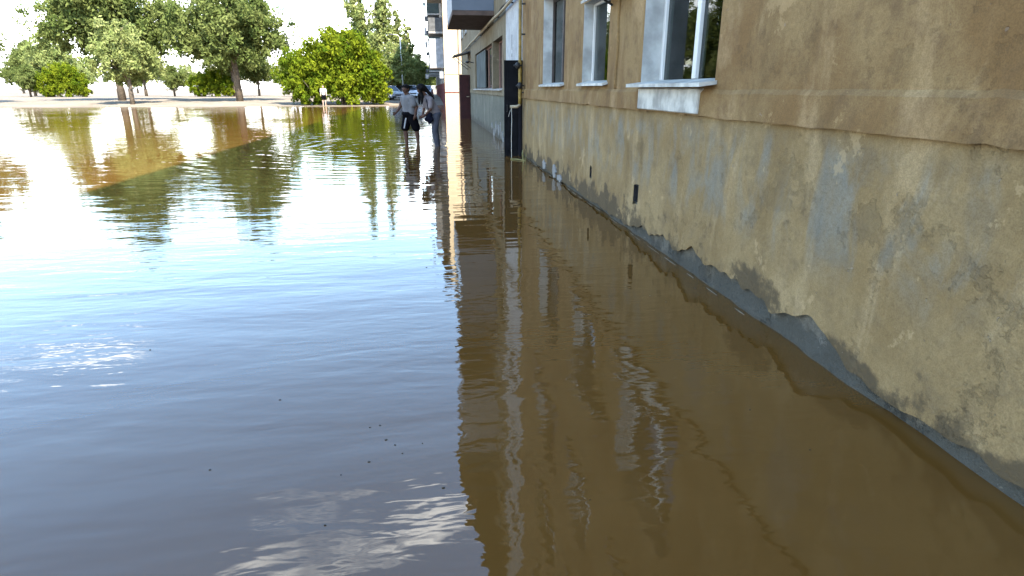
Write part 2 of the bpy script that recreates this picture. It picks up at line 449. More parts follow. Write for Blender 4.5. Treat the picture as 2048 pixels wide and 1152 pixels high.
def window(y0, y1, z0, z1, X=WX, recess=0.17, frame='pvc', pane='dark_glass', reveal='reveal', mull=1, sill='white_paint', sill_out=0.07, curtain=None, parent=None, transom=False, fw=0.055):
    parent = parent or bld
    xf = X + recess
    f = MB()
    f.box(xf, xf + 0.07, y0, y0 + fw, z0, z1, 0.006); f.box(xf, xf + 0.07, y1 - fw, y1, z0, z1, 0.006)
    f.box(xf, xf + 0.07, y0 + fw, y1 - fw, z0, z0 + fw, 0.006); f.box(xf, xf + 0.07, y0 + fw, y1 - fw, z1 - fw, z1, 0.006)
    edges = [y0 + fw]
    for k in range(mull):
        c = y0 + (y1 - y0) * (k + 1) / (mull + 1)
        f.box(xf - 0.004, xf + 0.066, c - fw * 0.75, c + fw * 0.75, z0 + fw, z1 - fw, 0.006)
        edges += [c - fw * 0.75, c + fw * 0.75]
    edges.append(y1 - fw)
    w = f.build('window', M[frame], parent)
    for a, b in zip(edges[::2], edges[1::2]):
        p = MB(); p.box(xf + 0.03, xf + 0.04, a + 0.001, b - 0.001, z0 + fw + 0.001, z1 - fw - 0.001); p.build('pane', M[pane], w)
    r = MB()   # the reveal: plastered cheeks, head and bed of the opening
    e = 0.0
    r.quad((X + e, y0, z0), (X + e, y0, z1), (xf + .07, y0, z1), (xf + .07, y0, z0))
    r.quad((X + e, y1, z0), (xf + .07, y1, z0), (xf + .07, y1, z1), (X + e, y1, z1))
    r.quad((X + e, y0, z1), (X + e, y1, z1), (xf + .07, y1, z1), (xf + .07, y0, z1))
    r.quad((X + e, y0, z0), (xf + .07, y0, z0), (xf + .07, y1, z0), (X + e, y1, z0))
    r.build('reveal', M[reveal], w)
    if sill:
        s = MB()
        o = 0.04
        zf, zk = z0 + 0.012, z0 + 0.05
        xo = X - sill_out
        vs = [(xo, y0 - o, zf), (xo, y1 + o, zf), (xf, y1 - 0.002, zk), (xf, y0 + 0.002, zk), (xo, y0 - o, zf - 0.03), (xo, y1 + o, zf - 0.03), (X, y0 - o, zf + .012), (X, y1 + o, zf + .012), (X, y0 + .002, zf + .014), (X, y1 - .002, zf + .014)]
        s.add([(xo, y0 - o, zf), (xo, y1 + o, zf), (X - .001, y1 + o, zf + .016), (X - .001, y0 - o, zf + .016), (xo, y0 - o, zf - .03), (xo, y1 + o, zf - .03), (X - .001, y1 + o, zf - .012), (X - .001, y0 - o, zf - .012)],
              ((0, 1, 2, 3), (4, 7, 6, 5), (0, 4, 5, 1), (0, 3, 7, 4), (1, 5, 6, 2), (2, 6, 7, 3)))
        s.quad((X - .001, y0 + .003, zf + .016), (X - .001, y1 - .003, zf + .016), (xf - .002, y1 - .003, zk), (xf - .002, y0 + .003, zk))
        s.build('sill', M[sill], w)
    if curtain:
        c = MB(); a0, a1, m_ = curtain
        n = 40
        ya, yb = y0 + (y1 - y0) * a0, y0 + (y1 - y0) * a1
        for k in range(n):
            u0, u1 = k / n, (k + 1) / n
            q = lambda u: xf + 0.22 + 0.03 * math.sin(u * 34) + 0.012 * math.sin(u * 91)
            c.quad((q(u0), ya + (yb - ya) * u0, z0), (q(u1), ya + (yb - ya) * u1, z0), (q(u1), ya + (yb - ya) * u1, z1 + .1), (q(u0), ya + (yb - ya) * u0, z1 + .1))
        c.build('curtain', M[m_], w, smooth=True)
    return w

FL = [4.30, 7.05, 9.80, 12.55]     # sills of the upper storeys
WH = 1.45
S0, S1, N1 = BY0, 14.14, 17.10
south_cols = [(9.73, 11.57), (7.31, 8.55), (4.45, 6.10), (1.2, 2.7), (-1.8, -0.3)]
ops_s = [(9.73, 11.57, 1.55, 3.02), (7.31, 8.55, 1.55, 2.58), (4.45, 6.10, 1.53, 3.02)]
for z in FL: ops_s += [(a, b, z, z + WH) for a, b in south_cols]
facade('wall', WX, S0, S1, ZB, ZT, ops_s, M['ochre'], bld)
ops_b = [(14.22, 15.12, -0.4, 2.13)]
for z in (5.6, 8.35, 11.1): ops_b.append((15.0, 16.2, z, z + 1.1))
facade('wall', WX - 0.005, S1, N1, -0.4, ZT, ops_b + [(15.86, 15.93, 2.42, 2.78), (15.87, 15.94, 2.26, 2.34)], M['white_wall'], bld)
ops_n = [(17.95, 20.60, 1.46, 2.93), (20.92, 28.40, 1.46, 2.93), (32.05, 33.05, 1.295, 2.16)]
north_cols = [(18.0, 19.6), (20.6, 22.6), (26.6, 28.3), (29.6, 31.0), (34.0, 35.6), (37.6, 39.0)]
for z in FL: ops_n += [(a, b, z, z + WH) for a, b in north_cols]
facade('wall', WX, N1, BY1, ZB, ZT, ops_n, M['beige'], bld)

# plinth: concrete core with a plaster coat whose foot has broken away
vents = [(7.84, 7.93, 0.36, 0.47), (5.98, 6.10, 0.36, 0.53)]
facade('plinth', WX + 0.035, S0, S1, -0.4, ZB, vents, M['concrete'], bld, sub=0.07, jit=0.03)
for a, b, c, d in vents:
    v = MB()
    v.quad((WX - .0, a, c), (WX - .0, a, d), (WX + .3, a, d), (WX + .3, a, c)); v.quad((WX, b, c), (WX + .3, b, c), (WX + .3, b, d), (WX, b, d))
    v.quad((WX, a, d), (WX, b, d), (WX + .3, b, d), (WX + .3, a, d)); v.quad((WX, a, c), (WX + .3, a, c), (WX + .3, b, c), (WX, b, c))
    v.quad((WX + .3, a, c), (WX + .3, a, d), (WX + .3, b, d), (WX + .3, b, c))
    v.build('vent', M['black_iron'], bld)
pc = MB()
def foot(y):
    base = 0.05 + 0.05 * mnoise.noise(Vector((y * 1.3, 0, 0))) + 0.03 * mnoise.noise(Vector((y * 7, 2, 0)))
    k = max(0.0, min(1.0, (6.2 - y) / 0.7)) * max(0.25, min(1.0, (y - 2.0) / 1.2))
    big = 0.15 + 0.20 * mnoise.noise(Vector((y * 1.9, 4, 0))) + 0.07 * mnoise.noise(Vector((y * 8, 8, 0)))
    return max(-0.05, base * (1 - k) + (big + 0.03) * k)
ycol = []
y = S0
while y < S1 - 1e-6:
    ycol.append(y); y += 0.035 if 1.0 < y < 13.6 else 0.3
ycol.append(S1)
zrow = 24
vid = {}
for i, y in enumerate(ycol):
    f0 = foot(y)
    for j in range(zrow + 1):
        z = f0 + (ZB - f0) * (j / zrow) ** 0.9
        for a, b, c, d in vents:   # plaster broken back round the vents
            pass
        x = WX + 0.004 + 0.010 * mnoise.noise(Vector((y * 1.5, z * 1.5, 1))) + 0.004 * mnoise.noise(Vector((y * 7, z * 7, 5)))
        vid[i, j] = len(pc.v); pc.v.append((x, y, z))
for i in range(len(ycol) - 1):
    for j in range(zrow):
        yc = (ycol[i] + ycol[i + 1]) / 2; zc_ = sum(pc.v[vid[i + a, j + b]][2] for a in (0, 1) for b in (0, 1)) / 4
        if any(a - .012 < yc < b + .012 and c - .02 < zc_ < d + .02 for a, b, c, d in vents): continue
        pc.f.append((vid[i, j], vid[i, j + 1], vid[i + 1, j + 1], vid[i + 1, j])); pc.mi.append(0)
    a, b = pc.v[vid[i, 0]], pc.v[vid[i + 1, 0]]
    pc.quad(a, b, (WX + 0.05, b[1], b[2] + .012), (WX + 0.05, a[1], a[2] + .012))
pc.build('plinth_plaster', M['plinth'], bld, smooth=False)
# drip ledge where the upper wall oversails the plinth, edge crumbled
for (ya, yb, mt, out) in ((S0, S1 - .001, 'ochre', 0.028), (N1 + .001, 31.9, 'beige', 0.03), (33.2, BY1, 'beige', 0.03)):
    lb = MB(); n = int((yb - ya) / 0.09); zt = ZB + 0.20
    pr = []
    for i in range(n + 1):
        y = ya + (yb - ya) * i / n
        d = 0.012 * mnoise.noise(Vector((y * 2.3, 1, 0))) + 0.008 * mnoise.noise(Vector((y * 9, 1, 0)))
        o = out + 0.006 * mnoise.noise(Vector((y * 3, 6, 0)))
        pr.append(((WX - .002, y, zt + d), (WX - o, y, zt - .03 + d), (WX - o - .004, y, ZB + d * 1.3), (WX + 0.03, y, ZB + d * 1.3)))
    for p, q in zip(pr, pr[1:]):
        for k in range(3): lb.quad(p[k], p[k + 1], q[k + 1], q[k])
    lb.build('ledge', M[mt], bld)
facade('plinth', WX + 0.005, N1, BY1, -0.4, ZB, [(32.05, 33.05, -0.4, ZB)], M['grey_plinth'], bld, sub=0.25, jit=0.012)
# other sides, roof and eaves
sh = MB()
sh.quad((WX, BY1, -.4), (WX, BY1, ZT), (BX1, BY1, ZT), (BX1, BY1, -.4)); sh.quad((WX, BY0, -.4), (BX1, BY0, -.4), (BX1, BY0, ZT), (WX, BY0, ZT))
sh.quad((BX1, BY0, -.4), (BX1, BY1, -.4), (BX1, BY1, ZT), (BX1, BY0, ZT))
sh.build('side_wall', M['beige'], bld)
rf = MB(); rf.box(WX - 0.85, BX1 + .5, BY0 - .4, BY1 + .4, ZT, ZT + 0.28, 0.02)
rf.build('roof', M['roof'], bld)

# ground floor windows beside us
wA = window(9.73, 11.57, 1.55, 3.02, frame='dark_wood', pane='glass', mull=1, curtain=(0.0, 0.45, 'tulle'))
wB = window(7.31, 8.55, 1.55, 2.58, recess=0.13, frame='pvc', pane='glass', mull=0, curtain=(0.5, 1.0, 'tulle'), fw=0.035)
wC = window(4.45, 6.10, 1.53, 3.02, recess=0.19, frame='pvc', pane='glass', mull=1, sill_out=0.14, curtain=(0.45, 0.8, 'curtain'), fw=0.05)
# white rendered block under the sill of the nearest window
ap = MB(); ap.box(WX - 0.05, WX + .02, 4.62, 6.02, ZB + .012, 1.50, 0.008); ap.build('sill_apron', M['white_paint'], bld)
# sheet hood over the middle window
hd = MB()
hd.add([(WX - .2, 6.45, 2.50), (WX - .2, 7.95, 2.50), (WX + .01, 7.95, 2.585), (WX + .01, 6.45, 2.585), (WX - .2, 6.45, 2.53), (WX - .2, 7.95, 2.53), (WX + .01, 7.95, 2.625), (WX + .01, 6.45, 2.625)],
       ((0, 3, 2, 1), (4, 5, 6, 7), (0, 1, 5, 4), (1, 2, 6, 5), (2, 3, 7, 6), (3, 0, 4, 7)))
hood = hd.build('window_hood', M['white_paint'], bld)
for yy in (6.6, 7.2):
    b = MB(); b.tube([(WX - .17, yy, 2.49), (WX - .01, yy, 2.40)], 0.012, 6); b.build('bracket', M['black_iron'], hood)
cd = MB(); cd.tube([(WX - .006, 6.93 + .02 * math.sin(k * 1.3), 1.5 + k * .12) for k in range(11)], [0.022 + .004 * math.sin(k * 2.1) for k in range(11)], 7)
cd.build('conduit', M['ochre'], bld, smooth=True)

# upper storeys and the entrance bay
k = 0
for z in FL:
    for (a, b) in south_cols + north_cols:
        k += 1
        window(a, b, z, z + WH, frame=('pvc', 'old_frame', 'pvc', 'reveal')[k % 4], reveal='reveal' if k % 3 else 'beige', sill='white_sheet')
for z in (5.6, 8.35, 11.1): window(15.0, 16.2, z, z + 1.1, X=WX - .005, frame='old_frame', sill=None)
# wide ground floor windows past the entrance
window(17.95, 20.60, 1.46, 2.93, recess=0.2, frame='old_frame', pane='dark_glass', reveal='beige', mull=2, sill='slab', sill_out=0.10)
w5 = window(20.92, 28.40, 1.46, 2.93, recess=0.12, frame='old_frame', pane='dark_glass', reveal='beige', mull=5, sill='slab', sill_out=0.10)
for q in range(3):
    bd = MB(); y0_ = 23.9 + q * 1.47
    bd.box(WX + .05, WX + .09, y0_, y0_ + 1.44, 1.53, 2.90, 0.005); bd.build('board', M['teal_board'], w5)
# entrance doors standing open, at right angles to the wall
def open_door(y, x0, x1, z1, mat, edge, lab):
    d = MB(); d.box(x0, x1, y, y + 0.05, -0.14, z1, 0.006)
    o = d.build('door', M[mat], bld); o['label'] = lab
    for (za, zb) in ((0.12, 0.95), (1.08, z1 - .15)):
        p = MB(); p.box(x0 + .07, x1 - .12, y - 0.012, y - .001, za, zb, 0.004); p.build('door_panel', M[mat], o)
    f = MB(); f.box(x1 - .09, x1 - .03, y - 0.02, y - .001, -0.14, z1 - .02, 0.004); f.build('edge_strip', M[edge], o)
    return o
d1 = open_door(14.02, 1.70, 2.118, 2.10, 'black_door', 'black_edge', 'black steel entrance door standing open')
d2 = open_door(31.98, 1.575, 2.118, 2.16, 'red_door', 'red_door', 'dark red entrance door standing open')
h = MB(); h.tube([(1.93, 31.96, 1.10), (1.93, 31.90, 1.10), (2.06, 31.90, 1.10), (2.06, 31.96, 1.10)], 0.016, 6); h.build('handle', M['pale_pipe'], d2)
h = MB(); h.tube([(1.76, 14.01, 1.0), (1.76, 13.96, 1.0), (1.76, 13.96, 1.14), (1.76, 14.01, 1.14)], 0.010, 6); h.build('handle', M['black_iron'], d1)
for (ya, yb, zt_) in ((14.22, 15.12, 2.13), (32.05, 33.05, 2.16)):
    e = MB()
    e.quad((WX, ya, -.2), (WX, ya, zt_), (WX + .5, ya, zt_), (WX + .5, ya, -.2)); e.quad((WX, yb, -.2), (WX + .5, yb, -.2), (WX + .5, yb, zt_), (WX, yb, zt_))
    e.quad((WX, ya, zt_), (WX, yb, zt_), (WX + .5, yb, zt_), (WX + .5, ya, zt_)); e.quad((WX + .5, ya, -.2), (WX + .5, ya, zt_), (WX + .5, yb, zt_), (WX + .5, yb, -.2))
    e.build('doorway', M['shade_wall'], bld)
cn = MB(); cn.add([(1.30, 31.3, 3.0), (1.30, 33.6, 3.0), (WX, 33.6, 3.22), (WX, 31.3, 3.22), (1.30, 31.3, 3.06), (1.30, 33.6, 3.06), (WX, 33.6, 3.28), (WX, 31.3, 3.28)],
    ((0, 3, 2, 1), (4, 5, 6, 7), (0, 1, 5, 4), (1, 2, 6, 5), (2, 3, 7, 6), (3, 0, 4, 7)))
cno = cn.build('door_canopy', M['grey_sheet'], bld)
for yy in (31.4, 33.5):
    b = MB(); b.tube([(1.36, yy, 3.0), (WX, yy, 2.45)], 0.015, 6); b.build('bracket', M['black_iron'], cno)
# lamp by the far windows
lm = MB(); lm.tube([(WX, 29.3, 2.62), (WX - .28, 29.3, 2.70)], 0.02, 6); lm.ball((WX - .3, 29.3, 2.66), (.09, .09, .06)); lm.build('wall_lamp', M['black_iron'], bld)

# balcony stack, the lowest one clad as a closed box
def balcony(y0, y1, z, depth, top, mat, soff, closed, parent, X=WX):
    xo = X - depth
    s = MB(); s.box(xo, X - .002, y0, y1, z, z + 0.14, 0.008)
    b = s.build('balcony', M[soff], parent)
    th = 0.05
    z0 = z + 0.142
    p = MB(); p.box(xo + .003, X - .003, y0 + .003, y0 + th, z0, top, 0.004); p.build('side_panel', M[mat], b)
    p = MB(); p.box(xo + .003, X - .003, y1 - th, y1 - .003, z0, top, 0.004); p.build('side_panel', M[mat], b)
    n = max(2, int((y1 - y0) / 1.2))
    for i in range(n):
        a = y0 + th + (y1 - y0 - 2 * th) * i / n; c = y0 + th + (y1 - y0 - 2 * th) * (i + 1) / n
        p = MB(); p.box(xo + .004, xo + .04, a + .003, c - .003, z0, min(top, z0 + 1.0), 0.003); p.build('front_panel', M['white_sheet' if closed else mat], b)
        if closed:
            p = MB(); p.box(xo + .015, xo + .025, a + .04, c - .04, z0 + 1.04, top - .05); p.build('pane', M['dark_glass'], b)
            p = MB(); p.box(xo + .006, xo + .038, a, a + .038, z0 + 1.0, top - .002, .003); p.build('mullion', M['pvc'], b)
    if closed:
        p = MB(); p.box(xo - .02, X - .003, y0 - .02, y1 + .02, top, top + .05, .004); p.build('cap', M['white_sheet'], b)
    else:
        p = MB(); p.tube([(X, y0 + .03, top + .02), (xo + .02, y0 + .03, top + .02), (xo + .02, y1 - .03, top + .02), (X, y1 - .03, top + .02)], 0.022, 6); p.build('rail', M['black_iron'], b)
    return b
DEP = 1.31
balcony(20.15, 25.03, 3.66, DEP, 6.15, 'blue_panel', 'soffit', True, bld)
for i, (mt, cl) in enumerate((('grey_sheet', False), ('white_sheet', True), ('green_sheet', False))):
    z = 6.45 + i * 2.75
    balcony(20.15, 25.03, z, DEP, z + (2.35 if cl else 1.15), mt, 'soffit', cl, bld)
cp = MB(); cp.box(WX - DEP - .05, WX - .86, 20.0, 25.2, ZT + .02, ZT + .16, .01); cp.build('balcony_roof', M['slab'], bld)

# gas pipe on the wall
gp = empty('gas_pipe', (WX - .1, 13.76, 1.15))
tag(gp, 'yellow gas pipe running down the wall beside the white bay and along above windows', 'pipe')
p = MB(); p.tube([(2.02, 13.76, 1.17), (2.02, 13.76, 1.30), (2.02, 13.76, 2.4), (2.02, 13.76, 3.38), (2.02, 13.80, 3.44), (2.02, 13.9, 3.47)], 0.038, 10); p.build('riser', M['yellow_pipe'], gp, smooth=True)
p = MB(); p.tube([(2.02, 13.9, 3.47)] + [(2.02 + .008 * math.sin(q), 14 + q * 1.3, 3.47 + .012 * math.sin(q * 1.7)) for q in range(21)], 0.04, 10); p.build('main', M['pale_pipe'], gp, smooth=True)
p = MB(); p.tube([(2.02, 13.76, 1.21), (2.015, 13.76, 1.15), (1.96, 13.76, 1.115), (1.80, 13.78, 1.11)], 0.034, 10); p.build('elbow', M['pale_pipe'], gp, smooth=True)
for (zv, dx) in ((1.98, -.06), (1.56, -.01)):
    p = MB(); p.ball((2.02 + dx, 13.72, zv), (.06, .06, .075)); p.tube([(2.02 + dx - .09, 13.69, zv), (2.02 + dx + .09, 13.69, zv)], 0.018, 6); p.build('valve', M['black_iron'], gp, smooth=True)
for zv in (2.6, 3.2, 1.4):
    p = MB(); p.box(2.06, WX + .01, 13.74, 13.78, zv, zv + .03); p.build('clamp', M['black_iron'], gp)
for q in range(8):
    p = MB(); p.box(2.035, WX + .01, 15.6 + q * 3.1, 15.64 + q * 3.1, 3.455, 3.485); p.build('clamp', M['black_iron'], gp)
cb = MB(); cb.tube([(WX - .02, 15.8 + q * .4, 3.66 - .03 * math.sin(q * .9) - .01 * q) for q in range(10)], 0.02, 6)
tag(cb.build('cable', M['black_iron'], None), 'sagging black cable on the wall above the horizontal gas pipe', 'cable')
cb = MB(); cb.tube([(1.83, 13.75, 1.09), (1.835, 13.74, .8), (1.825, 13.745, .4), (1.83, 13.75, -.05)], 0.006, 5)
cb.tube([(1.83, 13.75, 1.08), (1.79, 13.74, 1.0), (1.76, 13.74, .9)], 0.004, 5)
tag(cb.build('cord', M['cord'], None), 'thin pale cord hanging from the gas pipe elbow into the water', 'cord')

# ------------------------------------------------------------------ next apartment block, end wall in the sun
FY0, FY1, FX, FX1, FZ = 53.2, 112.0, 1.40, 14.0, 15.6
b2 = empty('apartment_building', (FX, FY0, 0.0))
tag(b2, 'further apartment block with a sunlit cream end wall and dark cluttered balconies', 'building')
w = MB(); w.quad((FX, FY0, -.3), (FX1, FY0, -.3), (FX1, FY0, FZ), (FX, FY0, FZ)); w.quad((FX, FY1, -.3), (FX, FY1, FZ), (FX1, FY1, FZ), (FX1, FY1, -.3)); w.quad((FX1, FY0, -.3), (FX1, FY1, -.3), (FX1, FY1, FZ), (FX1, FY0, FZ))
w.build('end_wall', M['cream_wall'], b2)
cols2 = [(58.8 + i * 6.2, 60.4 + i * 6.2) for i in range(8)] + [(55.6 + i * 12.4, 57.4 + i * 12.4) for i in range(5)]
op2 = [(a, b, z, z + 1.45) for a, b in cols2 for z in (2.0, 4.5, 7.25, 10.0, 12.75)]
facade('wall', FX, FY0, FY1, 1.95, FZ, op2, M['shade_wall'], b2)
facade('wall', FX - .01, FY0, FY1, -.3, 1.95, [], M['red_wall'], b2)
for a, b, c, d in op2: window(a, b, c, d, X=FX, frame='pvc', sill=None, parent=b2)
r2 = MB(); r2.box(FX - .6, FX1 + .4, FY0 - .3, FY1 + .3, FZ, FZ + .3, .02); r2.build('roof', M['roof'], b2)
for zc_, hh, mt in ((1.13, .09, 'red_wall'), (2.62, .05, 'shade_wall')):
    p = MB(); p.box(FX + .002, 9.0, FY0 - .02, FY0 - .002, zc_, zc_ + hh); p.build('band', M[mt], b2)
p = MB(); p.tube([(2.62, FY0 - .06, 0), (2.62, FY0 - .06, 15.4)], .045, 8); p.build('downpipe', M['shade_wall'], b2)
sp = ['green_sheet', 'grey_sheet', 'grey_sheet', 'green_sheet', 'grey_sheet', 'green_sheet']
for i, y0 in enumerate((54.4, 66.8, 79.2, 91.6)):
    for j in range(4):
        z = 3.15 + j * 2.75
        cl = (i * 3 + j) % 2 == 0
        mt = 'white_sheet' if (i == 0 and j == 0) else sp[(i * 2 + j * 3 + 1) % 6]
        balcony(y0, y0 + 3.6, z, 1.2, z + (2.3 if cl else 1.2), mt, 'slab', cl, b2, X=FX)
for i in range(22):
    y0 = rng.choice((54.4, 66.8, 79.2)) + rng.uniform(.2, 3.0); z0 = 3.15 + rng.randint(0, 4) * 2.75 - rng.uniform(-.1, .9)
    dx = 1.2 + rng.uniform(.02, .3); q = MB(); q.box(FX - dx - .25, FX - dx + .03, y0, y0 + rng.uniform(.4, .8), z0, z0 + rng.uniform(.3, .6), .01)
    q.build('balcony_box', M[rng.choice(('white_sheet', 'grey_sheet', 'slab'))], b2)
ac = MB(); ac.box(FX - .42, FX - .02, 53.4, 54.1, 2.3, 2.85, .02); ac.build('air_conditioner', M['white_sheet'], b2)

# ------------------------------------------------------------------ trees
def leaf_mesh(name, blobs, n, size, mat, seed, squash=1.0, droop=0.25, hollow=0.55, clump=55):
    """leaf quads in clumps spread through ellipsoid lobes (cx, cy, cz, rx, ry, rz)"""
    r = np.random.default_rng(seed)
    B = np.array(blobs, float)
    wt = (B[:, 3] * B[:, 4] * B[:, 5]) ** 0.7; wt /= wt.sum()
    nc = max(12, n // clump)
    bi = r.choice(len(B), nc, p=wt)
    d = r.normal(size=(nc, 3)); d /= np.linalg.norm(d, axis=1)[:, None]
    rad = hollow + (1.05 - hollow) * r.random(nc) ** 0.6
    rad *= 1 + 0.22 * np.sin(d[:, 0] * 5 + seed) * np.cos(d[:, 2] * 6 + d[:, 1] * 4)
    cc = B[bi, :3] + d * rad[:, None] * B[bi, 3:6]
    cr = (0.16 + 0.20 * r.random(nc)) * np.minimum(B[bi, 3], B[bi, 5]).clip(0.6, 2.2)
    ctint = r.random(nc)
    ci = r.integers(0, nc, n)
    off = r.normal(size=(n, 3)); off /= np.linalg.norm(off, axis=1)[:, None]
    off *= (r.random(n) ** 0.45)[:, None] * cr[ci][:, None]
    off[:, 2] -= droop * np.linalg.norm(off[:, :2], axis=1)
    c = cc[ci] + off
    c[:, 2] = np.maximum(c[:, 2], 0.05 + 0.1 * r.random(n))
    u = r.normal(size=(n, 3)); u[:, 2] -= 0.5; u /= np.linalg.norm(u, axis=1)[:, None]
    q = r.normal(size=(n, 3)); q[:, 2] += 0.0
    v = np.cross(u, q); v /= np.linalg.norm(v, axis=1)[:, None]
    s = size * (0.6 + 0.8 * r.random(n))[:, None]
    vs = np.empty((n, 4, 3)); vs[:, 0] = c - u * s; vs[:, 1] = c + v * s * 0.42; vs[:, 2] = c + u * s; vs[:, 3] = c - v * s * 0.42
    me = bpy.data.meshes.new(name)
    me.vertices.add(n * 4); me.vertices.foreach_set('co', vs.ravel())
    me.loops.add(n * 4); me.loops.foreach_set('vertex_index', np.arange(n * 4, dtype=np.int32))
    me.polygons.add(n); me.polygons.foreach_set('loop_start', np.arange(0, n * 4, 4, dtype=np.int32)); me.polygons.foreach_set('loop_total', np.full(n, 4, dtype=np.int32))
    me.materials.append(M[mat])
    at = me.attributes.new('tint', 'FLOAT', 'FACE')
    at.data.foreach_set('value', np.clip(0.62 * ctint[ci] + 0.38 * r.random(n), 0, 1).astype(np.float32))
    me.update(); me.validate()
    return me
def make_tree(name, blobs, n, size, mat, seed, h, tr, stems=1, hollow=0.55, droop=0.25, clump=55):
    root = empty(name)
    t_ = MB(); r = random.Random(seed)
    for s in range(stems):
        a = 2 * math.pi * s / max(1, stems); sp_ = 0.0 if stems == 1 else 0.3
        bx, by = sp_ * math.cos(a), sp_ * math.sin(a)
        k = 1 if stems == 1 else 3
        path = [(bx, by, -.25), (bx * 1.1 + r.uniform(-.05, .05) * h * .2, by * 1.1, h * .25), (bx * k + r.uniform(-.04, .04) * h, by * k + r.uniform(-.04, .04) * h, h * .6), (bx * (k + 1), by * (k + 1), h * .92)]
        t_.tube(path, [tr * 1.25, tr, tr * .6, tr * .12], 8)
    for b in blobs:
        z0 = min(max(0.25 * h, b[2] - b[5] * 1.0), h * 0.7)
        p0 = Vector((0, 0, z0)); p1 = Vector(b[:3])
        mid = (p0 + p1) / 2 + Vector((r.uniform(-.2, .2), r.uniform(-.2, .2), .15 * b[5]))
        t_.tube([p0, mid, p1, p1 + Vector((r.uniform(-.5, .5) * b[3], r.uniform(-.5, .5) * b[4], .6 * b[5]))], [tr * .5, tr * .38, tr * .22, tr * .06], 6)
    t_.build('trunk', M['bark'], root, smooth=True, world=False)
    o = bpy.data.objects.new('crown', leaf_mesh(name + '_leaves', blobs, n, size, mat, seed, hollow=hollow, droop=droop, clump=clump)); link(o, root)
    return root
def gz(x, y): return ground_z(x, y)
def place(root, x, y, rz=0.0, s=1.0):
    root.location = (x, y, gz(x, y)); root.rotation_euler = (0, 0, rz); root.scale = (s, s, s) if isinstance(s, (int, float)) else s
    return root

# the big bright shrub on the far bank
bush = make_tree('shrub_tree', [(0, 0, 3.7, 2.3, 2.2, 2.5), (2.3, -.3, 2.3, 1.7, 1.8, 1.9), (-2.4, .2, 3.0, 2.0, 2.0, 2.2), (1.0, -.8, 4.4, 1.6, 1.6, 1.5), (-1.2, -1.0, 4.0, 1.6, 1.5, 1.7), (-4.2, .3, 2.4, 1.8, 1.8, 2.0), (0.6, -1.6, 1.3, 2.2, 1.3, 1.2), (-2.8, -1.4, 1.2, 2.0, 1.2, 1.2), (2.9, -1.0, 1.0, 1.2, 1.0, .9), (-.4, .2, 5.4, 1.2, 1.2, .9)],
                 40000, 0.145, 'leaf_bright', 11, 5.2, 0.13, stems=4, hollow=0.35, droop=0.45)
tag(place(bush, -7.7, 59.8, 0, (1.05, 1, 1.1)), 'big round bright green tree with foliage down to the ground on the far bank', 'tree')
# tall poplars behind it
def poplar(seed, h, r_, mat='leaf_pale', n=9000):
    rr = random.Random(seed); bl = []
    for i in range(9):
        f = i / 8; z = h * (0.2 + 0.76 * f); w = r_ * (0.55 + 0.6 * math.sin(math.pi * min(1, f * .8 + .2))) * (1 - .45 * f)
        bl.append((rr.uniform(-.35, .35) * w, rr.uniform(-.35, .35) * w, z, w, w, h * .085))
    return make_tree('poplar_tree', bl, n, 0.2, mat, seed, h, 0.16, hollow=0.1, clump=26)
p1 = poplar(21, 17.5, 1.55, n=12000); tag(place(p1, -8.75, 86), 'tall narrow poplar, leftmost of the two rising behind the round green tree', 'tree', 'tall poplars')
p2 = poplar(22, 16.6, 1.6, n=12000); tag(place(p2, -5.9, 84), 'tall narrow poplar, right one of the two rising behind the round green tree', 'tree', 'tall poplars')
p3 = poplar(23, 11.6, 1.5, n=8000); tag(place(p3, -4.1, 92), 'slender pale poplar behind the lamp post, the taller of that pair', 'tree', 'tall poplars')
p4 = poplar(24, 10.6, 1.6, n=8000); tag(place(p4, -3.2, 98), 'slender pale poplar farther along the street beside the lamp post', 'tree', 'tall poplars')
rt = make_tree('street_tree', [(0, 0, 4.0, 1.9, 1.9, 1.8), (1.2, -.3, 3.2, 1.4, 1.4, 1.3), (-1.3, .2, 3.3, 1.5, 1.5, 1.4), (.3, .2, 5.3, 1.3, 1.3, 1.2), (-.5, -1, 2.6, 1.2, 1.1, 1.0)], 16000, 0.13, 'leaf_pale', 31, 5.6, 0.15, hollow=0.4)
tag(place(rt, -4.0, 76, .4, 1.0), 'mid green street tree just right of the round bright tree', 'tree', 'street trees')
rd = make_tree('street_tree', [(0, 0, 3.2, 2.0, 2.0, 1.7), (1.4, -.3, 2.4, 1.5, 1.4, 1.2), (-1.4, .2, 2.6, 1.5, 1.5, 1.3), (.1, .2, 4.4, 1.3, 1.3, 1.0)], 15000, 0.14, 'leaf_mid', 32, 4.8, 0.15, hollow=0.4)
tag(place(rd, -4.6, 84, 1.1, 1.0), 'dark green street tree under the pale poplars', 'tree', 'street trees')
for (x, y, s, src, lab) in ((-2.6, 104, 1.05, rt, 'mid green street tree beyond the cars, above the boy'), (-1.6, 118, 1.15, rd, 'dark tree at the end of the street behind the girl'), (-4.2, 122, 1.4, rt, 'tall green tree far down the street, left of its end'), (0.1, 138, 1.1, rd, 'last dark tree closing the street beside the far block')):
    c = copy_tree(src); place(c, x, y, x * 2.3, s); tag(c, lab, 'tree', 'street trees')
